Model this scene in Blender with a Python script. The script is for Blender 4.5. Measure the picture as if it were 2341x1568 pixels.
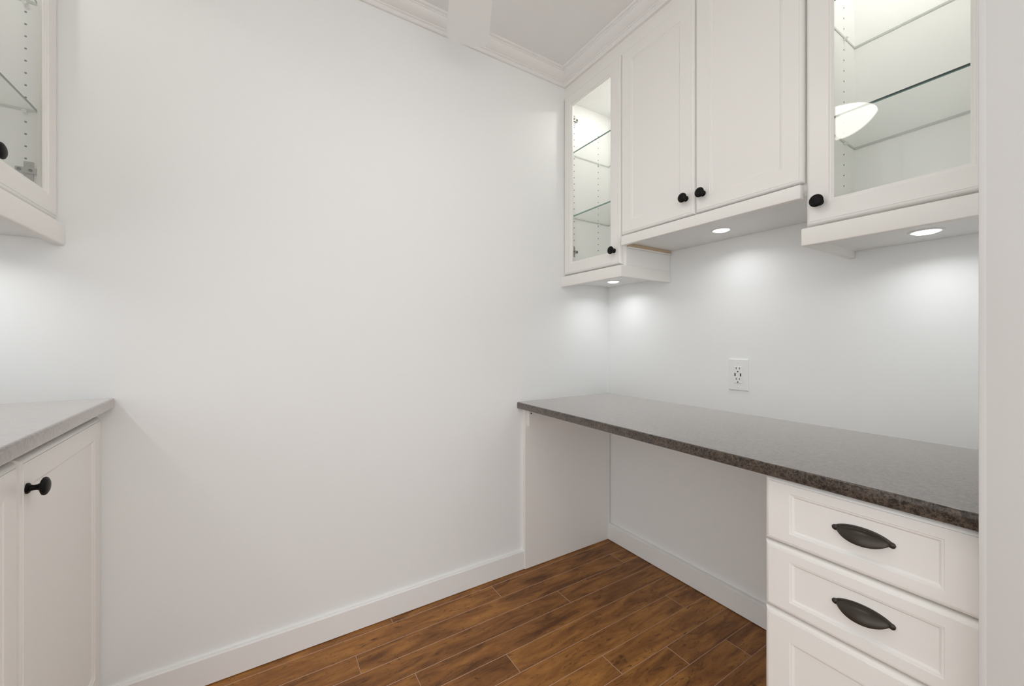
import bpy, bmesh, math, random
from mathutils import Vector

for o in list(bpy.data.objects):
    bpy.data.objects.remove(o, do_unlink=True)
SC = bpy.context.scene
COL = SC.collection
random.seed(4)

# ------------------------------------------------------------------ camera
cd = bpy.data.cameras.new('camera')
cam = bpy.data.objects.new('camera', cd)
COL.objects.link(cam)
cam.location = (-1.6034, -1.5743, 1.08)
cam.rotation_euler = (math.radians(90), 0, math.radians(-32))
cd.sensor_fit = 'HORIZONTAL'
cd.sensor_width = 36.0
cd.lens = 14.0
cd.shift_y = -7.0 / 2341.0
cd.clip_start = 0.02
SC.camera = cam

# ------------------------------------------------------------------ light levels / exposure
WORLD_STRENGTH = 1.82         # daylight of the open space behind the camera
BOWL_STRENGTH = 9.5         # opal bowl under the ceiling fan
PUCK_POWER = 0.33           # watts of each recessed puck light below the wall cabinets
PUCK_BEAM = 146             # degrees
INNER_STRENGTH = 104.0        # puck lights inside the glazed cabinets
world = bpy.data.worlds.new('world')
SC.world = world
world.use_nodes = True
bg = world.node_tree.nodes['Background']
bg.inputs['Color'].default_value = (0.97, 0.985, 1.0, 1)
bg.inputs['Strength'].default_value = WORLD_STRENGTH
SC.view_settings.view_transform = 'Standard'
SC.view_settings.look = 'None'
SC.view_settings.gamma = 1.0
SC.view_settings.use_curve_mapping = False
SC.view_settings.exposure = 0.0
SC.cycles.max_bounces = 14
SC.cycles.diffuse_bounces = 7
SC.cycles.transparent_max_bounces = 24

# ------------------------------------------------------------------ materials
def mat(name):
    m = bpy.data.materials.new(name)
    m.use_nodes = True
    nt = m.node_tree
    return m, nt, nt.nodes['Principled BSDF']

def paint(name, col, rough, bump=0.0, scale=300.0, spec=0.5, metal=0.0):
    m, nt, b = mat(name)
    b.inputs['Base Color'].default_value = (*col, 1)
    b.inputs['Roughness'].default_value = rough
    b.inputs['Specular IOR Level'].default_value = spec
    b.inputs['Metallic'].default_value = metal
    tc = nt.nodes.new('ShaderNodeTexCoord')
    nz = nt.nodes.new('ShaderNodeTexNoise')
    nz.inputs['Scale'].default_value = scale
    nz.inputs['Detail'].default_value = 3
    nt.links.new(tc.outputs['Object'], nz.inputs['Vector'])
    if bump:
        bp = nt.nodes.new('ShaderNodeBump')
        bp.inputs['Strength'].default_value = bump
        bp.inputs['Distance'].default_value = 0.001
        nt.links.new(nz.outputs['Fac'], bp.inputs['Height'])
        nt.links.new(bp.outputs['Normal'], b.inputs['Normal'])
    else:
        mr = nt.nodes.new('ShaderNodeMapRange')
        mr.inputs['To Min'].default_value = rough * 0.92
        mr.inputs['To Max'].default_value = min(1, rough * 1.08)
        nt.links.new(nz.outputs['Fac'], mr.inputs['Value'])
        nt.links.new(mr.outputs['Result'], b.inputs['Roughness'])
    return m

M = {}
M['wall'] = paint('wall_paint', (0.872, 0.882, 0.876), 0.55, 0.08, 260, 0.2)
M['ceiling'] = paint('ceiling_paint', (0.885, 0.885, 0.88), 0.85, 0.08, 200, 0.2)
M['trim'] = paint('trim_paint', (0.89, 0.89, 0.88), 0.38, 0, 90, 0.5)
M['crown'] = paint('crown_paint', (0.865, 0.853, 0.838), 0.42, 0, 90, 0.45)
M['cab'] = paint('cabinet_lacquer', (0.88, 0.866, 0.834), 0.36, 0, 90, 0.5)
M['inner'] = paint('white_melamine', (0.89, 0.89, 0.876), 0.45, 0, 90, 0.4)
M['gapdark'] = paint('dark_seam', (0.05, 0.04, 0.03), 0.8)
M['chip'] = paint('raw_chipboard', (0.56, 0.44, 0.31), 0.9, 0.5, 500, 0.1)
M['black'] = paint('black_bronze', (0.007, 0.0065, 0.006), 0.42, 0, 60, 0.16)
M['bronze'] = paint('oiled_bronze', (0.055, 0.045, 0.036), 0.34, 0, 60, 0.5, 0.55)
M['steel'] = paint('nickel_plate', (0.42, 0.42, 0.39), 0.34, 0, 60, 0.5, 0.9)
M['plastic'] = paint('white_plastic', (0.86, 0.86, 0.85), 0.3, 0, 60, 0.5)
M['clear'] = paint('clear_plastic', (0.85, 0.87, 0.85), 0.15, 0, 60, 0.5)
M['slot'] = paint('socket_slot', (0.008, 0.008, 0.008), 0.6)
M['hole'] = paint('drilled_hole', (0.03, 0.028, 0.022), 0.9)
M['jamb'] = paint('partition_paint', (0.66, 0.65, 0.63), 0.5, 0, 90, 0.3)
M['fan'] = paint('fan_white', (0.93, 0.935, 0.93), 0.4, 0, 60, 0.45)
M['subfloor'] = paint('dark_underlay', (0.01, 0.008, 0.006), 0.9)

def emitter(name, col, strength):
    m, nt, b = mat(name)
    b.inputs['Base Color'].default_value = (0.9, 0.9, 0.9, 1)
    b.inputs['Emission Color'].default_value = (*col, 1)
    b.inputs['Emission Strength'].default_value = strength
    return m
M['bowl'] = emitter('lit_opal_glass', (1.0, 0.95, 0.88), BOWL_STRENGTH)
M['puck'] = emitter('lit_puck_lens', (0.97, 0.985, 1.0), 14.0 * PUCK_POWER)
M['ipuck'] = emitter('lit_inner_lens', (1.0, 0.98, 0.94), INNER_STRENGTH)

def clear_glass(name, tint):
    m, nt, b = mat(name)
    nt.nodes.remove(b)
    out = nt.nodes['Material Output']
    tr = nt.nodes.new('ShaderNodeBsdfTransparent')
    tr.inputs['Color'].default_value = (*tint, 1)
    gl = nt.nodes.new('ShaderNodeBsdfGlossy')
    gl.inputs['Roughness'].default_value = 0.0
    geo = nt.nodes.new('ShaderNodeNewGeometry')
    dot = nt.nodes.new('ShaderNodeVectorMath'); dot.operation = 'DOT_PRODUCT'
    nt.links.new(geo.outputs['Normal'], dot.inputs[0])
    nt.links.new(geo.outputs['Incoming'], dot.inputs[1])
    ab = nt.nodes.new('ShaderNodeMath'); ab.operation = 'ABSOLUTE'
    nt.links.new(dot.outputs['Value'], ab.inputs[0])
    om = nt.nodes.new('ShaderNodeMath'); om.operation = 'SUBTRACT'; om.inputs[0].default_value = 1
    nt.links.new(ab.outputs[0], om.inputs[1])
    pw = nt.nodes.new('ShaderNodeMath'); pw.operation = 'POWER'; pw.inputs[1].default_value = 5
    nt.links.new(om.outputs[0], pw.inputs[0])
    ma = nt.nodes.new('ShaderNodeMath'); ma.operation = 'MULTIPLY_ADD'
    ma.inputs[1].default_value = 0.96; ma.inputs[2].default_value = 0.04
    nt.links.new(pw.outputs[0], ma.inputs[0])
    mx = nt.nodes.new('ShaderNodeMixShader')
    nt.links.new(ma.outputs[0], mx.inputs[0])
    nt.links.new(tr.outputs[0], mx.inputs[1])
    nt.links.new(gl.outputs[0], mx.inputs[2])
    nt.links.new(mx.outputs[0], out.inputs['Surface'])
    return m
M['pane'] = clear_glass('door_glass', (0.988, 0.991, 0.985))
M['shelf'] = clear_glass('shelf_glass', (0.985, 0.993, 0.988))
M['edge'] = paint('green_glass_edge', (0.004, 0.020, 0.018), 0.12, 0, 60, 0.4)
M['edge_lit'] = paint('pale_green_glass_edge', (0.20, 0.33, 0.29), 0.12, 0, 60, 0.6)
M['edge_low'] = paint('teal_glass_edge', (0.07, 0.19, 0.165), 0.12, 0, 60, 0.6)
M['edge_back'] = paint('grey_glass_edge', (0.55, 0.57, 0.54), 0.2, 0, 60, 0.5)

# brown marbled laminate of the worktops
m, nt, b = mat('brown_marbled_laminate')
L = nt.links.new
tc = nt.nodes.new('ShaderNodeTexCoord')
n1 = nt.nodes.new('ShaderNodeTexNoise'); n1.inputs['Scale'].default_value = 60; n1.inputs['Detail'].default_value = 4; n1.inputs['Distortion'].default_value = 0.8
n2 = nt.nodes.new('ShaderNodeTexNoise'); n2.inputs['Scale'].default_value = 190; n2.inputs['Detail'].default_value = 6; n2.inputs['Roughness'].default_value = 0.7
n3 = nt.nodes.new('ShaderNodeTexVoronoi'); n3.feature = 'DISTANCE_TO_EDGE'; n3.inputs['Scale'].default_value = 95
for n in (n1, n2): L(tc.outputs['Object'], n.inputs['Vector'])
dv = nt.nodes.new('ShaderNodeVectorMath'); dv.operation = 'MULTIPLY_ADD'
dv.inputs[1].default_value = (0.02, 0.02, 0.02)
L(n2.outputs['Color'], dv.inputs[0]); L(tc.outputs['Object'], dv.inputs[2])
L(dv.outputs[0], n3.inputs['Vector'])
r1 = nt.nodes.new('ShaderNodeValToRGB')
r1.color_ramp.elements[0].position = 0.36; r1.color_ramp.elements[0].color = (0.006, 0.004, 0.003, 1)
r1.color_ramp.elements[1].position = 0.62; r1.color_ramp.elements[1].color = (0.085, 0.062, 0.044, 1)
e = r1.color_ramp.elements.new(0.50); e.color = (0.028, 0.020, 0.014, 1)
mixf = nt.nodes.new('ShaderNodeMath'); mixf.operation = 'MULTIPLY_ADD'; mixf.inputs[1].default_value = 0.55
h2 = nt.nodes.new('ShaderNodeMath'); h2.operation = 'MULTIPLY'; h2.inputs[1].default_value = 0.45
L(n2.outputs['Fac'], h2.inputs[0]); L(n1.outputs['Fac'], mixf.inputs[0]); L(h2.outputs[0], mixf.inputs[2])
L(mixf.outputs[0], r1.inputs['Fac'])
r3 = nt.nodes.new('ShaderNodeValToRGB')
r3.color_ramp.elements[0].position = 0.0; r3.color_ramp.elements[0].color = (0.7, 0.7, 0.7, 1)
r3.color_ramp.elements[1].position = 0.10; r3.color_ramp.elements[1].color = (0, 0, 0, 1)
L(n3.outputs['Distance'], r3.inputs['Fac'])
vm = nt.nodes.new('ShaderNodeMix'); vm.data_type = 'RGBA'
L(r3.outputs['Color'], vm.inputs[0]); L(r1.outputs['Color'], vm.inputs[6])
vm.inputs[7].default_value = (0.16, 0.125, 0.095, 1)
L(vm.outputs[2], b.inputs['Base Color'])
b.inputs['Roughness'].default_value = 0.24
b.inputs['IOR'].default_value = 1.22
b.inputs['Coat Weight'].default_value = 1.0
b.inputs['Coat IOR'].default_value = 1.28
b.inputs['Coat Roughness'].default_value = 0.14
b.inputs['Sheen Weight'].default_value = 0.78
b.inputs['Sheen Roughness'].default_value = 0.48
b.inputs['Sheen Tint'].default_value = (1.0, 0.95, 0.93, 1)
bp = nt.nodes.new('ShaderNodeBump'); bp.inputs['Strength'].default_value = 0.05; bp.inputs['Distance'].default_value = 0.002
n4 = nt.nodes.new('ShaderNodeTexNoise'); n4.inputs['Scale'].default_value = 120; n4.inputs['Detail'].default_value = 3
L(tc.outputs['Object'], n4.inputs['Vector']); L(n4.outputs['Fac'], bp.inputs['Height']); L(bp.outputs['Normal'], b.inputs['Normal'])
M['worktop'] = m

# hand-scraped brown planks
m, nt, b = mat('brown_wood_plank')
L = nt.links.new
tc = nt.nodes.new('ShaderNodeTexCoord')
oi = nt.nodes.new('ShaderNodeObjectInfo')
off = nt.nodes.new('ShaderNodeVectorMath'); off.operation = 'MULTIPLY_ADD'
cmb = nt.nodes.new('ShaderNodeCombineXYZ')
L(oi.outputs['Random'], cmb.inputs[0]); L(oi.outputs['Random'], cmb.inputs[1])
off.inputs[1].default_value = (37, 53, 0)
L(cmb.outputs[0], off.inputs[0]); L(tc.outputs['Object'], off.inputs[2])
def scaled(v):
    s = nt.nodes.new('ShaderNodeVectorMath'); s.operation = 'MULTIPLY'; s.inputs[1].default_value = v
    L(off.outputs[0], s.inputs[0]); return s.outputs[0]
g1 = nt.nodes.new('ShaderNodeTexNoise'); g1.inputs['Scale'].default_value = 1; g1.inputs['Detail'].default_value = 5; g1.inputs['Distortion'].default_value = 1.0; L(scaled((5, 26, 1)), g1.inputs['Vector'])
g2 = nt.nodes.new('ShaderNodeTexNoise'); g2.inputs['Scale'].default_value = 1; g2.inputs['Detail'].default_value = 6; g2.inputs['Roughness'].default_value = 0.72; L(scaled((26, 170, 1)), g2.inputs['Vector'])
g3 = nt.nodes.new('ShaderNodeTexNoise'); g3.inputs['Scale'].default_value = 1; g3.inputs['Detail'].default_value = 7; g3.inputs['Roughness'].default_value = 0.72; g3.inputs['Distortion'].default_value = 1.6; L(scaled((17, 48, 1)), g3.inputs['Vector'])
r = nt.nodes.new('ShaderNodeValToRGB')
cr = r.color_ramp
cr.elements[0].position = 0.30; cr.elements[0].color = (0.112, 0.042, 0.013, 1)
cr.elements[1].position = 0.74; cr.elements[1].color = (0.57, 0.265, 0.066, 1)
e = cr.elements.new(0.50); e.color = (0.30, 0.125, 0.035, 1)
a1 = nt.nodes.new('ShaderNodeMath'); a1.operation = 'MULTIPLY_ADD'; a1.inputs[1].default_value = 0.66
a2 = nt.nodes.new('ShaderNodeMath'); a2.operation = 'MULTIPLY_ADD'; a2.inputs[1].default_value = 0.26
a3 = nt.nodes.new('ShaderNodeMath'); a3.operation = 'MULTIPLY_ADD'; a3.inputs[1].default_value = 0.10; a3.inputs[2].default_value = -0.01
L(oi.outputs['Random'], a3.inputs[0]); L(g2.outputs['Fac'], a2.inputs[0]); L(a3.outputs[0], a2.inputs[2])
L(g1.outputs['Fac'], a1.inputs[0]); L(a2.outputs[0], a1.inputs[2])
L(a1.outputs[0], r.inputs['Fac'])
kr = nt.nodes.new('ShaderNodeValToRGB')
kr.color_ramp.elements[0].position = 0.32; kr.color_ramp.elements[0].color = (0.85, 0.85, 0.85, 1)
kr.color_ramp.elements[1].position = 0.44; kr.color_ramp.elements[1].color = (0, 0, 0, 1)
L(g3.outputs['Fac'], kr.inputs['Fac'])
km = nt.nodes.new('ShaderNodeMix'); km.data_type = 'RGBA'
L(kr.outputs['Color'], km.inputs[0]); L(r.outputs['Color'], km.inputs[6]); km.inputs[7].default_value = (0.050, 0.020, 0.008, 1)
L(km.outputs[2], b.inputs['Base Color'])
b.inputs['Roughness'].default_value = 0.42
b.inputs['Specular IOR Level'].default_value = 0.28
bp = nt.nodes.new('ShaderNodeBump'); bp.inputs['Strength'].default_value = 0.25; bp.inputs['Distance'].default_value = 0.002
L(g2.outputs['Fac'], bp.inputs['Height']); L(bp.outputs['Normal'], b.inputs['Normal'])
M['plank'] = m
M['seam'] = paint('worn_plank_edge_glint', (0.55, 0.36, 0.25), 0.5)  # worn bevel edge with its glint painted into the lighter tan

# ------------------------------------------------------------------ mesh helpers
def add_box(bm, lo, hi, bev=0.0, seg=2, mi=0):
    lo = [min(a, b) for a, b in zip(lo, hi)], [max(a, b) for a, b in zip(lo, hi)]
    lo, hi = lo
    vs = [bm.verts.new((x, y, z)) for x in (lo[0], hi[0]) for y in (lo[1], hi[1]) for z in (lo[2], hi[2])]
    fs = [bm.faces.new([vs[i] for i in q]) for q in ((0, 1, 3, 2), (4, 6, 7, 5), (0, 4, 5, 1), (2, 3, 7, 6), (0, 2, 6, 4), (1, 5, 7, 3))]
    for f in fs: f.material_index = mi
    if bev:
        es = list({e for f in fs for e in f.edges})
        bmesh.ops.bevel(bm, geom=es, offset=bev, segments=seg, affect='EDGES', profile=0.6, clamp_overlap=True)

def add_prism(bm, pts, z0, z1, mi=0):
    a = [bm.verts.new((x, y, z0)) for x, y in pts]
    c = [bm.verts.new((x, y, z1)) for x, y in pts]
    n = len(pts)
    fs = [bm.faces.new(a[::-1]), bm.faces.new(c)]
    for i in range(n):
        fs.append(bm.faces.new((a[i], a[(i + 1) % n], c[(i + 1) % n], c[i])))
    for f in fs: f.material_index = mi
    return a, c

def bevel_where(bm, pred, offset, seg):
    es = [e for e in bm.edges if pred(e.verts[0].co, e.verts[1].co)]
    bmesh.ops.bevel(bm, geom=es, offset=offset, segments=seg, affect='EDGES', profile=0.5)

def frame_of(axis):
    w = Vector(axis).normalized()
    u = w.orthogonal().normalized()
    return u, w.cross(u), w

def add_lathe(bm, c, axis, prof, n=28, mi=0):
    """prof: list of (radius, distance along axis)"""
    u, v, w = frame_of(axis)
    c = Vector(c)
    rings = []
    for r, h in prof:
        if r < 1e-6:
            rings.append([bm.verts.new(c + w * h)])
        else:
            rings.append([bm.verts.new(c + w * h + (u * math.cos(t) + v * math.sin(t)) * r) for t in [2 * math.pi * k / n for k in range(n)]])
    for A, B in zip(rings, rings[1:]):
        if len(A) == 1 and len(B) == 1: continue
        for k in range(n):
            k2 = (k + 1) % n
            if len(A) == 1: f = bm.faces.new((A[0], B[k], B[k2]))
            elif len(B) == 1: f = bm.faces.new((A[k], B[0], A[k2]))
            else: f = bm.faces.new((A[k], B[k], B[k2], A[k2]))
            f.material_index = mi
            f.smooth = True

def finish(bm, origin):
    bmesh.ops.recalc_face_normals(bm, faces=bm.faces[:])
    o = Vector(origin)
    if o.length: bmesh.ops.translate(bm, verts=bm.verts[:], vec=-o)

def obj(name, bm, mats, parent=None, root=None, sharp=35, recalc=True):
    """one mesh object; coordinates in bm are world ones, root = location of the thing's Empty"""
    o0 = Vector(root.location) if root else Vector((0, 0, 0))
    if recalc: bmesh.ops.recalc_face_normals(bm, faces=bm.faces[:])
    bmesh.ops.translate(bm, verts=bm.verts[:], vec=-o0)
    me = bpy.data.meshes.new(name)
    bm.to_mesh(me); bm.free()
    for mm in (mats if isinstance(mats, (list, tuple)) else [mats]): me.materials.append(M[mm])
    me.polygons.foreach_set('use_smooth', [True] * len(me.polygons))
    me.set_sharp_from_angle(angle=math.radians(sharp))
    o = bpy.data.objects.new(name, me)
    COL.objects.link(o)
    if parent: o.parent = parent
    return o

def tag(o, label=None, cat=None, group=None, kind=None):
    if label: o['label'] = label
    if cat: o['category'] = cat
    if group: o['group'] = group
    if kind: o['kind'] = kind
    return o

def thing(name, loc, label, cat, group=None):
    o = bpy.data.objects.new(name, None)
    o.empty_display_size = 0.05
    COL.objects.link(o)
    o.location = loc
    return tag(o, label, cat, group)

def B(*boxes):
    bm = bmesh.new()
    for bx in boxes:
        add_box(bm, *bx)
    return bm

def struct(name, bm, mats, label=None, parent=None, sharp=35):
    o = obj(name, bm, mats, parent, None, sharp)
    o['kind'] = 'structure'
    if label: o['label'] = label
    return o

# ------------------------------------------------------------------ setting
ZC = 2.42            # ceiling
YF = -1.4353         # room side of the front wall
YO = -1.565          # outer side of the front wall
XL = -2.40           # left wall

fl = struct('floor', B(((-4.6, -3.7, -0.06), (0.10, 0.10, -0.012))), 'subfloor', 'dark brown wood plank floor running parallel to the blank wall')
seamY = [0.0, -.0445, -.1350, -.2240, -.3130, -.4030, -.4920, -.5820, -.6725, -.7640, -.8550]
while seamY[-1] > -3.6: seamY.append(seamY[-1] - 0.0905)
joint = [-1.1834, -.7544, -1.335, -.530, -1.186, -.895, -.160, -.619, -.399, -.1895]
PL = 1.215
pcache = {}
def plank_mesh(w, l):
    key = (round(w, 4), round(l, 4))
    if key in pcache: return pcache[key]
    bm = bmesh.new()
    x, y, c, d = l / 2, w / 2, 0.0011, 0.0013
    def ring(ix, z): return [bm.verts.new(p) for p in ((-x + ix, -y + ix, z), (x - ix, -y + ix, z), (x - ix, y - ix, z), (-x + ix, y - ix, z))]
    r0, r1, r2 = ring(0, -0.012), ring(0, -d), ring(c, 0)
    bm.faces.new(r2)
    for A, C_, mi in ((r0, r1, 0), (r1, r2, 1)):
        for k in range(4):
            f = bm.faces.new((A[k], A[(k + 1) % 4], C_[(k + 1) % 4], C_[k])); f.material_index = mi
    bmesh.ops.recalc_face_normals(bm, faces=bm.faces[:])
    me = bpy.data.meshes.new('plank')
    bm.to_mesh(me); bm.free()
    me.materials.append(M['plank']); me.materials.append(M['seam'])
    pcache[key] = me
    return me
for i in range(len(seamY) - 1):
    y1, y0 = seamY[i], seamY[i + 1]
    j = joint[i] if i < len(joint) else -random.uniform(0.15, 1.3)
    xs = [j]
    while xs[-1] < 0: xs.append(xs[-1] + PL)
    while xs[0] > -2.4: xs.insert(0, xs[0] - PL)
    for a, c in zip(xs, xs[1:]):
        a, c = max(a, -2.4), min(c, -0.002)
        if c - a < 0.02: continue
        o = bpy.data.objects.new('plank', plank_mesh(y1 - y0, c - a))
        COL.objects.link(o)
        o.location = ((a + c) / 2, (y0 + y1) / 2, 0)
        o.parent = fl

struct('wall_back', B(((-2.5, 0, -0.06), (0.1, 0.1, 2.5))), 'wall', 'large blank white wall')
struct('wall_right', B(((0, 0, -0.06), (0.1, -3.7, 2.5))), 'wall', 'white wall behind the desk')
struct('wall_left', B(((XL, 0, -0.06), (XL - 0.1, -0.765, 2.5))), 'wall', 'white wall behind the left cabinets')  # unseen wall, stopped short so that light enters from the left
struct('wall_front', B(((-0.603, YF, -0.012), (-0.0005, YO, ZC))), 'wall', 'short white partition at the right edge of the view')
struct('ceiling', B(((-4.6, 0.1, ZC), (0.1, -3.7, ZC + 0.08))), 'ceiling', 'flat white ceiling')
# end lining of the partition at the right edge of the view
struct('trim_6', B(((-0.603, -1.4272, 0), (-0.6150, YO, ZC - 0.001), 0.0010), ((-0.600, -1.4270, 0), (-0.6162, YF, ZC - 0.001), 0.0014)), 'jamb', 'off-white end lining of the partition at the right edge')

def add_extrude(bm, prof, fn, t0, t1, mi=0):
    """sweep a closed 2-D profile [(p, q)] between two ends; fn(p, q, end) -> world point"""
    A = [bm.verts.new(fn(p, q, 0)) for p, q in prof]
    C_ = [bm.verts.new(fn(p, q, 1)) for p, q in prof]
    n = len(prof)
    bm.faces.new(A); bm.faces.new(C_[::-1])
    for k in range(n):
        bm.faces.new((A[k], C_[k], C_[(k + 1) % n], A[(k + 1) % n]))

# baseboards (a dark shadow gap stays under them)
BT, BH, GZ = 0.0155, 0.0885, 0.003
bprof = [(0, GZ), (BT, GZ), (BT, BH - 0.003), (BT - 0.004, BH), (0, BH)]
bm = bmesh.new(); add_extrude(bm, bprof, lambda p, q, t: ((-2.02, -0.5595)[t], -p, q), 0, 1)
struct('baseboard_back', bm, 'trim', 'white baseboard along the blank wall')
bprof2 = [(0, GZ), (0.0195, GZ), (0.0195, BH - 0.005), (0.0165, BH - 0.002), (0.012, BH), (0, BH)]
bm = bmesh.new(); add_extrude(bm, bprof2, lambda p, q, t: (-p, (-0.0205, -1.0765)[t], q), 0, 1)
struct('baseboard_right', bm, 'trim', 'white baseboard under the desk')

# crown moulding
XR = -0.306                      # frieze face, right
XU = -2.0840                     # frieze face, left
def arc(c, r, a0, a1, n): return [(c[0] + r * math.cos(math.radians(a0 + (a1 - a0) * k / n)), c[1] + r * math.sin(math.radians(a0 + (a1 - a0) * k / n))) for k in range(n + 1)]
cp = [(-.008, ZC), (-.008, ZC - .064), (.007, ZC - .064), (.0095, ZC - .061), (.0095, ZC - .050), (.012, ZC - .0475), (.0145, ZC - .0475), (.0160, ZC - .0435), (.0185, ZC - .0425)]
cp += [(.0185 + .0245 * (k / 6), ZC - .0425 + .0285 * (1 - math.sqrt(max(0, 1 - (k / 6) ** 2))) * 0.55 + .0285 * 0.45 * (k / 6)) for k in range(1, 7)]
cp += [(.0455, ZC - .0135), (.0465, ZC - .0100), (.0545, ZC - .0070), (.0560, ZC - .0045), (.0560, ZC)]
bm = bmesh.new(); add_extrude(bm, cp, lambda p, q, t: ((XU + p, XR - p)[t], -p, q), 0, 1)
struct('trim_1', bm, 'crown', 'crown moulding along the blank wall')
bm = bmesh.new(); add_extrude(bm, cp, lambda p, q, t: (XR - p, (-p, YF)[t], q), 0, 1)
struct('trim_2', bm, 'crown', 'crown moulding above the right wall cabinets')
bm = bmesh.new(); add_extrude(bm, cp, lambda p, q, t: (XU + p, (-p, -0.760)[t], q), 0, 1)
struct('trim_3', bm, 'crown', 'crown moulding above the left wall cabinets')
struct('trim_4', B(((XR + .0052, 0, 2.2995), (-0.02, YF, ZC))), 'cab', 'flat frieze board between right cabinet doors and crown')
struct('trim_5', B(((XU, 0, 2.2995), (XL, -0.760, ZC))), 'cab', 'flat frieze board over the left cabinet doors')

# ------------------------------------------------------------------ cabinet building blocks
T = 0.0195           # door thickness
def place_right(x0):           # u runs along -Y, w out of the door towards -X
    return lambda u, v, w: (x0 - w, -u, v)
def place_left(x0, yaw=0.0):   # w towards +X; yaw about (x0, 0)
    c, s = math.cos(yaw), math.sin(yaw)
    def f(u, v, w):
        x, y = w, -u
        return (x0 + x * c - y * s, x * s + y * c, v)
    return f

def add_rect_loft(bm, P, u0, u1, v0, v1, rings, cap=True, mi=0):
    prev = None
    for iu, iv, w in rings:
        cur = [bm.verts.new(P(*q, w)) for q in ((u0 + iu, v0 + iv), (u1 - iu, v0 + iv), (u1 - iu, v1 - iv), (u0 + iu, v1 - iv))]
        if prev:
            for k in range(4):
                f = bm.faces.new((prev[k], prev[(k + 1) % 4], cur[(k + 1) % 4], cur[k])); f.material_index = mi
        else:
            first = cur
        prev = cur
    if cap:
        bm.faces.new(prev); bm.faces.new(first[::-1])
    else:
        for k in range(4):
            bm.faces.new((prev[k], prev[(k + 1) % 4], first[(k + 1) % 4], first[k]))

def door_panel(P, u0, u1, v0, v1, su=0.054, sv=0.054, glazed=False):
    """framed front: chamfered edge, flat stiles and rails, stepped bead, recessed panel (or an opening)"""
    bm = bmesh.new()
    rings = [(0, 0, -T), (0, 0, -0.0105), (0.0016, 0.0016, -0.0068), (0.0042, 0.0042, -0.0038), (0.0076, 0.0076, -0.0019), (0.0100, 0.0100, -0.0013), (0.0104, 0.0104, 0), (su, sv, 0), (su + .0015, sv + .0015, -.0022), (su + .0045, sv + .0045, -.0026), (su + .0085, sv + .0085, -.0062)]
    if glazed:
        rings += [(su + .0098, sv + .0098, -.0066), (su + .0098, sv + .0098, -.0090), (su + .0030, sv + .0030, -.0090), (su + .0030, sv + .0030, -T)]
        add_rect_loft(bm, P, u0, u1, v0, v1, rings, cap=False)
    else:
        add_rect_loft(bm, P, u0, u1, v0, v1, rings)
    return bm

def knob_bm(P, u, v):
    bm = bmesh.new()
    c = Vector(P(u, v, 0)); ax = Vector(P(u, v, 1)) - c
    add_lathe(bm, c, ax, [(0, -.0005), (.0098, -.0005), (.0100, .002), (.0088, .0036), (.0058, .0052), (.0050, .009), (.0053, .0135), (.0072, .0165), (.0130, .0188),
                          (.0163, .0208), (.0170, .0232), (.0158, .0256), (.0115, .0280), (.0060, .0291), (0, .0294)], 48)
    return bm

def hinge(root, x, sx, yface, z, loc):
    """cup hinge on the side wall whose surface is y = yface; sx = direction towards the door"""
    bm = bmesh.new()
    add_box(bm, (x - .009, yface + .0005, z - .025), (x + .009, yface - .003, z + .025), .001, 1)
    h = obj('hinge', bm, 'steel', root, loc)
    tag(h, 'nickel cup hinge on the inner side wall')
    bm = bmesh.new()
    add_box(bm, (x - sx * .022, yface - .0025, z - .0075), (x + sx * .034, yface - .0105, z + .0075), .002, 2)
    obj('hinge_arm', bm, 'steel', h, loc)
    for dz in (-.0175, .0175):
        bm = bmesh.new(); add_lathe(bm, (x, yface - .003, z + dz), (0, -1, 0), [(.0045, 0), (.0045, .0016), (.0026, .0020), (.0022, .0008), (0, .0008)], 14)
        obj('screw', bm, 'steel', h, loc)
    for dx in (-.014, .006):
        bm = bmesh.new(); add_lathe(bm, (x + sx * dx, yface - .0105, z), (0, -1, 0), [(.0040, 0), (.0040, .0012), (.0024, .0012), (.0020, .0002), (0, .0002)], 14)
        obj('screw', bm, ['slot'], h, loc)
    return h

def pin_holes(root, loc, yface, sy, xs, zs, skip=()):
    bm = bmesh.new()
    for x in xs:
        for z in zs:
            if any(abs(z - k) < .011 for k in skip): continue
            add_lathe(bm, (x, yface, z), (0, sy, 0), [(.0026, -.0005), (.0026, .00025), (0, .00025)], 8)
    o = obj('shelf_pin_holes', bm, 'hole', root, loc)
    o['kind'] = 'stuff'
    return o

def puck(x, y, z, label, lens='puck', group='puck lights under the wall cabinets', s=1.0):
    t = thing('puck_light', (x, y, z), label, 'light', group)
    bm = bmesh.new()
    add_lathe(bm, (x, y, z), (0, 0, -1), [(.0260 * s, -.004), (.0350 * s, -.004), (.0350 * s, .0018), (.0335 * s, .0032), (.0290 * s, .0032), (.0265 * s, .0012), (.0260 * s, -.004)], 40)
    obj('trim_ring', bm, 'plastic', t, t)
    bm = bmesh.new()
    add_lathe(bm, (x, y, z), (0, 0, -1), [(.0262 * s, .0010), (.0252 * s, .0040), (.020 * s, .0062), (0, .0070)], 40)
    obj('lens', bm, lens, t, t)
    if lens == 'puck':
        ld = bpy.data.lights.new('puck_beam', 'AREA')
        ld.shape = 'DISK'; ld.size = 0.05 * s
        ld.energy = PUCK_POWER; ld.color = (0.97, 0.985, 1.0)
        ld.spread = math.radians(PUCK_BEAM)
        lo = bpy.data.objects.new('puck_beam', ld)
        COL.objects.link(lo)
        lo.parent = t
        lo.location = (0, 0, -0.0076)
    return t

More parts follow.
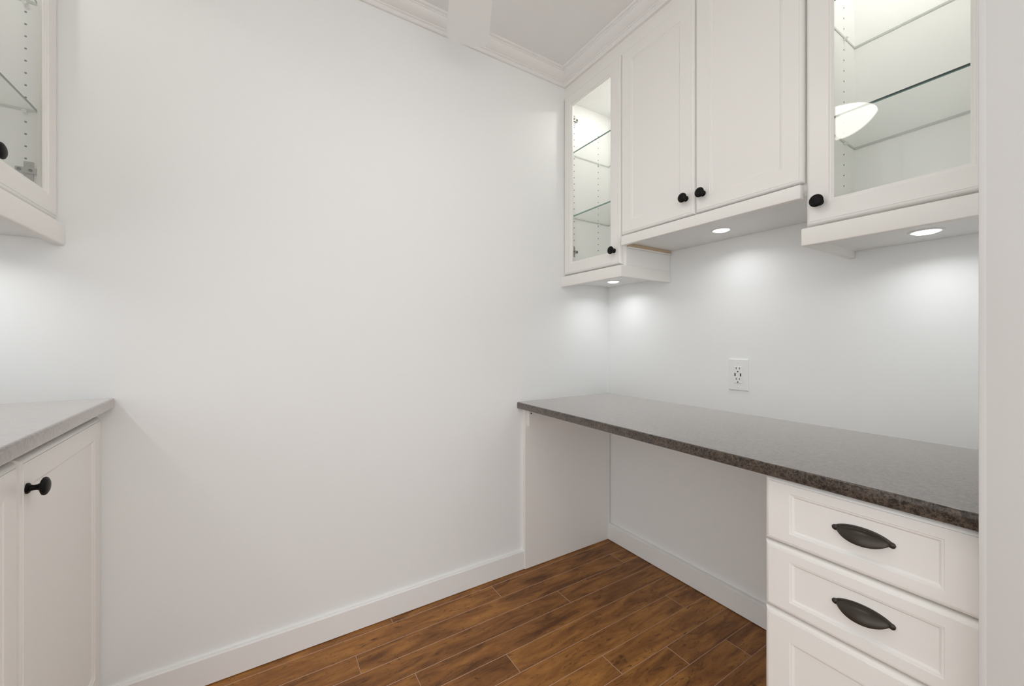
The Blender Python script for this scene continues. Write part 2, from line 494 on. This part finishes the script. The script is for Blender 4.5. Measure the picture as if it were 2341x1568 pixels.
def glass_shelf(x0, x1, y0, y1, z, front_x, label, edge='edge', pins=()):
    """x0..x1, y0..y1 extents, top z; long edge at front_x gets the green cut edge"""
    th = 0.0070
    t = thing('glass_shelf', ((x0 + x1) / 2, (y0 + y1) / 2, z - th), label, 'shelf', 'clear glass shelves in the glazed cabinets')
    bm = bmesh.new()
    add_box(bm, (x0, y0, z - th), (x1, y1, z))
    zc = z - th * 0.62
    bmesh.ops.bisect_plane(bm, geom=bm.verts[:] + bm.edges[:] + bm.faces[:], plane_co=(0, 0, zc), plane_no=(0, 0, 1))
    bm.normal_update()
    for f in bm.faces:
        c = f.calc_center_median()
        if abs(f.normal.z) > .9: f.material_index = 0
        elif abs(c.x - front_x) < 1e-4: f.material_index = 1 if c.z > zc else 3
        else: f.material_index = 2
    obj('glass_sheet', bm, ['shelf', edge, 'edge_back', 'edge_low' if edge == 'edge' else edge], t, t)
    for (px, py, sy) in pins:
        bm = bmesh.new()
        add_lathe(bm, (px, py, z - th - .004), (0, sy, 0), [(0, -.001), (.0032, -.001), (.0032, .002), (.0045, .0025), (.0045, .009), (0, .009)], 12)
        add_box(bm, (px - .004, py, z - th - .0018), (px + .004, py + sy * .010, z - th), .0004, 1)
        obj('shelf_pin', bm, 'clear', t, t)
    return t

def valance(root, xf, xb, y_in, y_out, z0, z1, t=0.02, r=0.0038):
    """front board from y_in to y_out plus a return to the wall along y_out; xf = front face, xb = wall end"""
    g = 1 if xb > xf else -1
    h = 1 if y_out < y_in else -1
    bm = bmesh.new()
    add_prism(bm, [(xf, y_in), (xf, y_out), (xb, y_out), (xb, y_out + h * t), (xf + g * t, y_out + h * t), (xf + g * t, y_in)], z0, z1)
    def outer(q): return abs(q.x - xf) < 1e-5 or abs(q.y - y_out) < 1e-5
    def flat(a, b_): return abs(a.z - b_.z) < 1e-5 and ((abs(a.x - xf) < 1e-5 and abs(b_.x - xf) < 1e-5) or (abs(a.y - y_out) < 1e-5 and abs(b_.y - y_out) < 1e-5))
    def tall(a, b_): return abs(a.z - b_.z) > .01 and abs(a.x - xf) < 1e-5 and abs(a.y - y_out) < 1e-5
    bevel_where(bm, lambda a, b_: flat(a, b_) or tall(a, b_), r, 3)
    return obj('valance', bm, 'cab', root, root, 50)

# ------------------------------------------------------------------ right wall cabinets
XD = -0.312           # door faces
PR = place_right(XD)
XB = XD + T + 0.002    # carcass front
def carcass(root, x_front, x_back, y0, y1, z0, z1, t=0.0175, inner=True, front_open=True, mats=('cab', 'inner')):
    bm = bmesh.new()
    sgn = 1 if x_back > x_front else -1
    ob = 0.013
    add_box(bm, (x_front, y0, z0), (x_back, y0 - t, z1), 0, 2, 1)
    add_box(bm, (x_front, y1, z0), (x_back, y1 + t, z1), 0, 2, 1)
    add_box(bm, (x_front, y0 - t, z0), (x_back, y1 + t, z0 + t), 0, 2, 1)
    add_box(bm, (x_front, y0 - t, z1 - t), (x_back, y1 + t, z1), 0, 2, 1)
    obj('carcass', bm, list(mats), root, root)
    bm = bmesh.new()
    add_box(bm, (x_back - sgn * .0025, y0 - t, z0 + t), (x_back - sgn * ob, y1 + t, z1 - t), 0, 2, 0)
    obj('back_panel', bm, 'inner', root, root)

def glazed_door(root, P, u0, u1, v0, v1, ku, kv, s=0.054):
    d = obj('door', door_panel(P, u0, u1, v0, v1, s, s, True), 'cab', root, root, 25)
    i = s + .0032
    bm = bmesh.new()
    add_rect_loft(bm, P, u0 + i, u1 - i, v0 + i, v1 - i, [(0, 0, -.0130), (0, 0, -.0092)])
    obj('glass_pane', bm, 'pane', d, root)
    if ku is not None:
        tag(obj('knob', knob_bm(P, ku, kv), 'black', d, root), 'round black knob')
    return d

def panel_door(root, P, u0, u1, v0, v1, ku, kv, s=0.054):
    d = obj('door', door_panel(P, u0, u1, v0, v1, s, s), 'cab', root, root, 25)
    if ku is not None:
        tag(obj('knob', knob_bm(P, ku, kv), 'black', d, root), 'round black knob')
    return d

XV = -0.3285          # valance face
# narrow glazed cabinet in the corner
c = thing('narrow_wall_cabinet', (0, 0, 1.345), 'narrow white wall cabinet with one glass door, in the room corner', 'cabinet')
carcass(c, XB, -0.001, -0.0015, -0.394, 1.3955, 2.303)
glazed_door(c, PR, 0.0015, 0.3765, 1.4065, 2.2985, 0.3440, 1.4665, 0.050)
valance(c, XV, -0.0015, -0.0005, -0.3975, 1.3465, 1.3975)
bm = B(((XV + .02, -0.001, 1.3675), (-0.0008, -0.378, 1.3850)))
obj('bottom_panel', bm, 'inner', c, c)
obj('end_panel', B(((XB - .001, -0.394, 1.4000), (-0.003, -0.3955, 1.4945))), 'inner', c, c)
hinge(c, -0.262, -1, -0.019, 2.198, c); hinge(c, -0.262, -1, -0.019, 1.528, c)
HZ = [1.5555 + .032 * k for k in range(20)]
pin_holes(c, c, -0.019, -1, (-0.258, -0.090), HZ, (2.015, 1.696))
pin_holes(c, c, -0.3765, 1, (-0.258, -0.090), HZ, (2.015, 1.696))

# double cabinet with panelled doors
c2 = thing('double_wall_cabinet', (0, -0.729, 1.4765), 'white wall cabinet with two panelled doors above the outlet', 'cabinet')
carcass(c2, XB, -0.001, -0.3965, -1.0605, 1.4900, 2.303)
panel_door(c2, PR, 0.3805, 0.7208, 1.5250, 2.2985, 0.6900, 1.5880)
panel_door(c2, PR, 0.7240, 1.0570, 1.5250, 2.2985, 0.7560, 1.5865)
bm = bmesh.new()
add_box(bm, (XV + .001, -0.3965, 1.4765), (XV + .0215, -1.0570, 1.5160), .0035, 3)
obj('valance', bm, 'cab', c2, c2)
tag(obj('filler_strip', B(((XB - .002, -0.3985, 1.4755), (-0.014, -0.4085, 1.4897), .0008, 1)), 'chip', c2, c2), 'raw chipboard strip along the left underside')
tag(obj('edge_strip', B(((XB - .002, -0.3980, 1.4715), (-0.014, -0.4095, 1.4755), .0010, 1)), 'cab', c2, c2), 'thin off-white edging under the chipboard strip')

# wide glazed cabinet at the partition end
c3 = thing('wide_wall_cabinet', (0, -1.247, 1.3400), 'wide white wall cabinet with glass door beside the end partition', 'cabinet')
carcass(c3, XB, -0.001, -1.0620, -1.4335, 1.3830, 2.303)
glazed_door(c3, PR, 1.0625, 1.4330, 1.3985, 2.2985, 1.0965, 1.4570)
valance(c3, XV, -0.0015, -1.4340, -1.0575, 1.3410, 1.3905)
obj('bottom_panel', B(((XV + .02, -1.0775, 1.3625), (-0.0008, -1.4335, 1.3800))), 'inner', c3, c3)
HZ3 = [1.5505 + .032 * k for k in range(22)]
pin_holes(c3, c3, -1.0795, -1, (-0.266, -0.098), HZ3, (2.002, 1.682, 1.988, 1.676))

# ------------------------------------------------------------------ left wall cabinet
XDL = -2.0767
PLf = place_left(XDL)
c4 = thing('glazed_wall_cabinet', (XL, -0.31, 1.338), 'white wall cabinet with glass doors at the left edge, above brown counter', 'cabinet')
carcass(c4, XDL - T - .002, XL + .001, -0.0015, -0.744, 1.3850, 2.303)
glazed_door(c4, PLf, 0.0015, 0.3710, 1.4050, 2.2985, 0.3410, 1.4640)
glazed_door(c4, PLf, 0.3740, 0.7435, 1.4050, 2.2985, 0.7130, 1.4640)
valance(c4, -2.0640, XL + .0015, -0.0008, -0.7480, 1.3375, 1.3970, .02, .005)
obj('bottom_panel', B(((-2.0840, -0.001, 1.3525), (XL + .0008, -0.7270, 1.3720))), 'inner', c4, c4)
hinge(c4, -2.1235, 1, -0.019, 1.5215, c4); hinge(c4, -2.1235, 1, -0.019, 2.195, c4)
HZ4 = [1.5539 + .0319 * k for k in range(20)]
pin_holes(c4, c4, -0.019, -1, (-2.1295, -2.305), HZ4, (1.6810, 1.965))

# ------------------------------------------------------------------ glass shelves
glass_shelf(-0.286, -0.0150, -0.0200, -0.3755, 2.0205, -0.286, 'upper glass shelf inside the narrow corner cabinet', 'edge_lit', [(-.266, -.019, -1), (-.09, -.019, -1), (-.266, -.3765, 1), (-.09, -.3765, 1)])
glass_shelf(-0.286, -0.0150, -0.0200, -0.3755, 1.7030, -0.286, 'lower glass shelf inside the narrow corner cabinet', 'edge_lit', [(-.266, -.019, -1), (-.09, -.019, -1), (-.266, -.3765, 1), (-.09, -.3765, 1)])
glass_shelf(-0.286, -0.0150, -1.0805, -1.4150, 2.0080, -0.286, 'upper glass shelf inside the wide cabinet by the end partition', 'edge', [(-.266, -1.0795, -1), (-.098, -1.0795, -1), (-.266, -1.416, 1), (-.098, -1.416, 1)])
glass_shelf(-0.286, -0.0150, -1.0805, -1.4150, 1.6890, -0.286, 'lower glass shelf inside the wide cabinet by the end partition', 'edge', [(-.266, -1.0795, -1), (-.098, -1.0795, -1), (-.266, -1.416, 1), (-.098, -1.416, 1)])
glass_shelf(-2.3860, -2.1075, -0.0200, -0.7255, 1.6850, -2.1075, 'lower glass shelf inside the cabinet at the left edge', 'edge', [(-2.1295, -.019, -1), (-2.305, -.019, -1), (-2.1295, -.7265, 1), (-2.305, -.7265, 1)])
glass_shelf(-2.3860, -2.1075, -0.0200, -0.7255, 1.9690, -2.1075, 'upper glass shelf inside the cabinet at the left edge', 'edge', [(-2.1295, -.019, -1), (-2.305, -.019, -1), (-2.1295, -.7265, 1), (-2.305, -.7265, 1)])

# ------------------------------------------------------------------ desk
ZD = 0.7890
t = obj('desk_worktop', bmesh.new(), 'worktop')
bpy.data.objects.remove(t, do_unlink=True)
bm = bmesh.new()
add_prism(bm, [(-0.5912, -0.0008), (-0.0008, -0.0008), (-0.0008, -1.4345), (-0.5912, -1.4345)], ZD - 0.0305, ZD)
fr = lambda a, b_: abs(a.x + .5912) < 1e-5 and abs(b_.x + .5912) < 1e-5 and abs(a.z - b_.z) < 1e-5
bevel_where(bm, lambda a, b_: fr(a, b_) and a.z > ZD - .001, 0.0055, 4)
bevel_where(bm, lambda a, b_: fr(a, b_) and a.z < ZD - .030, 0.003, 2)
w1 = obj('desk_worktop', bm, 'worktop', None, None, 50)
tag(w1, 'long brown marbled laminate desk top under the right cabinets', 'worktop')

p = thing('desk_end_panel', (-0.28, -0.010, 0), 'white end panel carrying the desk top against the blank wall', 'panel')
obj('board', B(((-0.5595, -0.0005, 0.002), (-0.0045, -0.0200, ZD - .0308), .0008, 1)), 'cab', p, p)
obj('cleat', B(((-0.5470, -0.0200, 0.6745), (-0.0045, -0.0355, ZD - .0308), .0008, 1)), 'cab', p, p)
for sx, sz, mm in ((-0.523, 0.7215, 'plastic'), (-0.535, 0.7350, 'slot')):
    bm = bmesh.new(); add_lathe(bm, (sx, -0.0355, sz), (0, -1, 0), [(.0038, -.0005), (.0038, .0008), (.002, .0016), (0, .0016)], 14)
    obj('screw', bm, mm, p, p)

# drawer cabinet
XF = -0.567
PD = place_right(XF)
dc = thing('drawer_cabinet', (-0.28, -1.255, 0), 'white drawer cabinet under the desk top with black cup pulls', 'cabinet')
obj('carcass', B(((XF + T + .002, -1.0785, 0.10), (-0.003, -1.4335, ZD - .0310)), ((XF + .07, -1.0785, 0.001), (-0.003, -1.4335, 0.10))), 'cab', dc, dc)

def cup_pull(P, u, v, parent, root):
    bm = bmesh.new()
    nu, nt_ = 28, 12
    a, vt, vb, D = .0450, .0140, .0150, .0210
    grid = []
    for i in range(nu + 1):
        s = -1 + 2 * i / nu
        k = max(0.0, 1 - abs(s) ** 2.1) ** 0.72
        row = []
        for j in range(nt_ + 1):
            th = math.radians(102) * j / nt_
            vv = -vb * k + (vt * k + vb * k) * math.cos(th) if th < math.pi / 2 else -vb * k - .0008 * k
            ww = D * k * math.sin(min(th, math.pi / 2)) - (th > math.pi / 2) * .004 * k * (th - math.pi / 2)
            row.append(bm.verts.new(P(u + s * a, v + vv + .001, ww + .0006)))
        grid.append(row)
    for i in range(nu):
        for j in range(nt_):
            try: bm.faces.new((grid[i][j], grid[i + 1][j], grid[i + 1][j + 1], grid[i][j + 1]))
            except ValueError: pass
    bmesh.ops.remove_doubles(bm, verts=bm.verts[:], dist=1e-5)
    bmesh.ops.recalc_face_normals(bm, faces=bm.faces[:])
    bmesh.ops.solidify(bm, geom=bm.faces[:], thickness=0.0016)
    # mounting flange that follows the top edge
    ring = []
    for i in range(nu + 1):
        s = -1 + 2 * i / nu
        k = max(0.0, 1 - abs(s) ** 2.1) ** 0.72
        ring.append([bm.verts.new(P(u + s * a * 1.06, v + .001 + vt * k + dv, dw)) for dv, dw in ((-.003, -.0004), (-.003, .0030), (.0022, .0022), (.0026, -.0004))])
    for i in range(nu):
        for j in range(4):
            bm.faces.new((ring[i][j], ring[i + 1][j], ring[i + 1][(j + 1) % 4], ring[i][(j + 1) % 4]))
    bm.faces.new(ring[0]); bm.faces.new(ring[-1][::-1])
    c0 = Vector(P(0, 0, 0)); ax = Vector(P(0, 0, 1)) - c0
    o = obj('cup_pull', bm, 'bronze', parent, root, 60)
    tag(o, 'dark bronze cup pull')
    for s in (-1, 1):
        bm = bmesh.new()
        add_lathe(bm, P(u + s * .0455, v + .0005, 0), ax, [(0, -.0005), (.0058, -.0005), (.0060, .0020), (.0050, .0032), (.0032, .0036), (.0030, .0032), (.0018, .0042), (0, .0046)], 20)
        for vtx in bm.verts: pass
        obj('mounting_ear', bm, 'bronze', o, root, 60)
    return o

for (z0, z1, sv, kv) in ((0.5985, 0.7525, .0305, .6780), (0.4390, 0.5945, .0305, .5195), (0.1050, 0.4350, .0560, None)):
    d = obj('drawer', door_panel(PD, 1.0765, 1.4345, z0, z1, .0545, sv), 'cab', dc, dc, 25)
    if kv: 
        bmd = cup_pull(lambda a, b_, c_, f=PD: f(a, b_, c_ - .0062), 1.2625, kv, dc, dc)
        bmd.parent = dc
# third drawer pull sits below the frame of the picture but belongs to the front
cup_pull(lambda a, b_, c_, f=PD: f(a, b_, c_ - .0062), 1.2625, .270, dc, dc)

# ------------------------------------------------------------------ left base cabinet and counter
YAW = math.radians(1.95)
tn = math.tan(YAW)
def xl(x0, y): return x0 - y * tn
bc = thing('base_cabinet', (-2.2, -0.38, 0), 'white base cabinet with panelled doors under the brown counter at left', 'cabinet')
bm = bmesh.new()
xf = -1.992 - T - .002
add_prism(bm, [(xf, -0.0008), (XL + .001, -0.0008), (XL + .001, -0.757), (xl(xf, -0.757), -0.757)], 0.10, 0.8860)
add_prism(bm, [(xf - .06, -0.0008), (XL + .001, -0.0008), (XL + .001, -0.757), (xl(xf - .06, -0.757), -0.757)], 0.001, 0.10)
obj('carcass', bm, 'cab', bc, bc)
PB = place_left(-1.992, YAW)
for (u0, u1, ku) in ((0.0015, 0.4915, 0.4690), (0.4990, 0.7550, 0.7300)):
    panel_door(bc, PB, u0, u1, 0.105, 0.8630, ku, 0.8040, .054)
obj('scribe_strip', B(((-2.02, -0.001, 0.8632), (-1.998, -0.012, 0.886))), 'cab', bc, bc)

bm = bmesh.new()
XC = -1.9655
add_prism(bm, [(XC, -0.0008), (XL + .001, -0.0008), (XL + .001, -0.762), (xl(XC, -0.762), -0.762)], 0.8864, 0.9140)
def onfront(q): return abs(q.x - xl(XC, q.y)) < 1e-4
bevel_where(bm, lambda a, b_: onfront(a) and onfront(b_) and abs(a.z - b_.z) < 1e-4 and a.z > .91, 0.006, 4)
bevel_where(bm, lambda a, b_: onfront(a) and onfront(b_) and abs(a.z - b_.z) < 1e-4 and a.z < .89, 0.0025, 2)
w2 = obj('counter_worktop', bm, 'worktop', None, None, 50)
tag(w2, 'brown marbled laminate counter on the left base cabinet', 'worktop')

# ------------------------------------------------------------------ puck lights
puck(-0.1456, -0.1796, 1.3675, 'round lit puck light under the narrow corner cabinet')
puck(-0.1560, -0.7290, 1.4900, 'round lit puck light under the two-door cabinet')
puck(-0.1450, -1.2670, 1.3625, 'round lit puck light under the wide cabinet by the end partition')
puck(-2.2350, -0.1700, 1.3525, 'round lit puck light under the left glazed cabinet, nearer the blank wall')
puck(-2.2350, -0.5500, 1.3525, 'round lit puck light under the left glazed cabinet, farther from the blank wall')
ZI = 2.303 - .0175
puck(-0.1600, -0.2300, ZI, 'round lit puck light in the top of the narrow corner cabinet', 'ipuck', 'puck lights inside the glazed cabinets')
puck(-0.1600, -1.2600, ZI, 'round lit puck light in the top of the wide cabinet', 'ipuck', 'puck lights inside the glazed cabinets')
puck(-2.2400, -0.2900, ZI, 'round lit puck light in the top of the left glazed cabinet', 'ipuck', 'puck lights inside the glazed cabinets')

# ------------------------------------------------------------------ wall outlet
YOu, ZOu = -0.7100, 0.9420
wo = thing('wall_outlet', (0, YOu, ZOu), 'white wall outlet with two charging ports above the desk', 'outlet')
PO = lambda u, v, w: (-w, YOu - u, ZOu + v)
bm = bmesh.new()
add_rect_loft(bm, PO, -.0385, .0385, -.0625, .0625, [(0, 0, 0), (0, 0, .0022), (.0010, .0010, .0042), (.0030, .0030, .0055)])
obj('cover_plate', bm, 'plastic', wo, wo, 25)
bm = bmesh.new()
add_rect_loft(bm, PO, -.0165, .0165, -.0335, .0335, [(0, 0, .004), (0, 0, .0072), (.0012, .0012, .0082)])
rc = obj('receptacle', bm, 'plastic', wo, wo, 25)
for (u, v, hw, hh) in ((-.0062, .0255, .0012, .0042), (.0062, .0255, .0012, .0038), (-.0062, -.0165, .0012, .0042), (.0062, -.0165, .0012, .0038)):
    bm = bmesh.new(); add_rect_loft(bm, PO, u - hw, u + hw, v - hh, v + hh, [(0, 0, .0075), (0, 0, .00835)])
    tag(obj('blade_slot', bm, 'slot', rc, wo), 'dark slot')
for u in (-.0108, .0108):
    bm = bmesh.new(); add_rect_loft(bm, PO, u - .0023, u + .0023, -.0062, .0062, [(0, 0, .0075), (0, 0, .00835)])
    tag(obj('charging_port', bm, 'slot', rc, wo), 'dark charging port')
for v in (.0125, -.0290):
    bm = bmesh.new(); add_lathe(bm, PO(0, v, .0075), (-1, 0, 0), [(.0026, 0), (.0026, .00085), (0, .00085)], 14)
    tag(obj('ground_hole', bm, 'slot', rc, wo), 'dark round hole')
for v in (.0485, -.0485):
    bm = bmesh.new(); add_lathe(bm, PO(0, v, .0050), (-1, 0, 0), [(.0032, 0), (.0032, .0012), (.002, .0019), (0, .0019)], 16)
    obj('screw', bm, 'plastic', wo, wo)

# ------------------------------------------------------------------ ceiling fan
FX, FY, ZB = -1.200, -0.825, 2.200
fan = thing('ceiling_fan', (FX, FY, ZC), 'white ceiling fan with lit opal bowl, one blade tip in view at top', 'fan')
bm = bmesh.new(); add_lathe(bm, (FX, FY, ZC), (0, 0, -1), [(0, 0), (.070, 0), (.070, .008), (.055, .035), (.026, .050), (0, .050)], 36)
obj('canopy', bm, 'fan', fan, fan)
bm = bmesh.new(); add_lathe(bm, (FX, FY, ZC - .048), (0, 0, -1), [(0, 0), (.013, 0), (.013, .07), (0, .07)], 20)
obj('downrod', bm, 'fan', fan, fan)
bm = bmesh.new(); add_lathe(bm, (FX, FY, ZC - .11), (0, 0, -1), [(0, 0), (.045, 0), (.095, .018), (.112, .045), (.112, .085), (.095, .108), (.060, .120), (0, .120)], 40)
obj('motor_housing', bm, 'fan', fan, fan)
bm = bmesh.new(); add_lathe(bm, (FX, FY, ZC - .228), (0, 0, -1), [(0, 0), (.055, 0), (.060, .045), (.128, .108), (.130, .118), (0, .118)], 40)
obj('light_fitter', bm, 'fan', fan, fan)
bm = bmesh.new()
RB, DB, ZR = .136, .076, 2.072
Rs = (RB * RB + DB * DB) / (2 * DB); am = math.asin(RB / Rs)
prof = [(RB * .97, .004)] + [(Rs * math.sin(am * k / 14), -(DB - (Rs - Rs * math.cos(am * k / 14)))) for k in range(14, 0, -1)] + [(0, -DB)]
add_lathe(bm, (FX, FY, ZR), (0, 0, 1), prof, 48)
tag(obj('light_bowl', bm, 'bowl', fan, fan), 'lit white opal glass bowl')

def blade_outline():
    L_ = .674; r0 = .155
    pts = []
    n = 24
    def hw(x):
        s = (x - r0) / (L_ - r0)
        return .054 + .023 * min(1, s * 1.15)
    xs = [r0 + (L_ - .045 - r0) * k / 10 for k in range(11)]
    up = [(x, hw(x)) for x in xs]
    wt = up[-1][1]; xb = xs[-1]
    tip = []
    for k in range(1, 16):
        a = math.pi / 2 - math.pi * k / 16
        ca, sa = math.cos(a), math.sin(a)
        ex = 2 / 3.2
        tip.append((xb + .045 * abs(ca) ** ex, wt * math.copysign(abs(sa) ** ex, sa)))
    dn = [(x, -hw(x)) for x in xs[::-1]]
    return up + tip + dn
bo = blade_outline()
for kb in range(3):
    ang = math.atan2(-.201 - FY, -.946 - FX) + kb * 2 * math.pi / 3
    ca, sa = math.cos(ang), math.sin(ang)
    bm = bmesh.new()
    pt = math.radians(4)
    lo, hi = [], []
    for x, y in bo:
        yy, zz = y * math.cos(pt), y * math.sin(pt)
        lo.append(bm.verts.new((FX + x * ca - yy * sa, FY + x * sa + yy * ca, ZB + zz)))
        hi.append(bm.verts.new((FX + x * ca - yy * sa, FY + x * sa + yy * ca, ZB + .006 + zz)))
    n = len(lo)
    bm.faces.new(lo[::-1]); bm.faces.new(hi)
    for k in range(n): bm.faces.new((lo[k], lo[(k + 1) % n], hi[(k + 1) % n], hi[k]))
    bl = obj('blade', bm, 'fan', fan, fan)
    bm = bmesh.new()
    def q(x, y, z): return (FX + x * ca - y * sa, FY + x * sa + y * ca, z)
    sec = [(.085, .018, 2.212), (.13, .022, 2.206), (.17, .034, 2.206), (.215, .030, 2.206), (.225, .010, 2.206)]
    prev = None
    for x, h, z in sec:
        cur = [bm.verts.new(q(x, -h, z)), bm.verts.new(q(x, h, z)), bm.verts.new(q(x, h, z + .005)), bm.verts.new(q(x, -h, z + .005))]
        if prev:
            for k in range(4): bm.faces.new((prev[k], prev[(k + 1) % 4], cur[(k + 1) % 4], cur[k]))
        else: bm.faces.new(cur)
        prev = cur
    bm.faces.new(prev[::-1])
    obj('blade_iron', bm, 'fan', bl, fan)
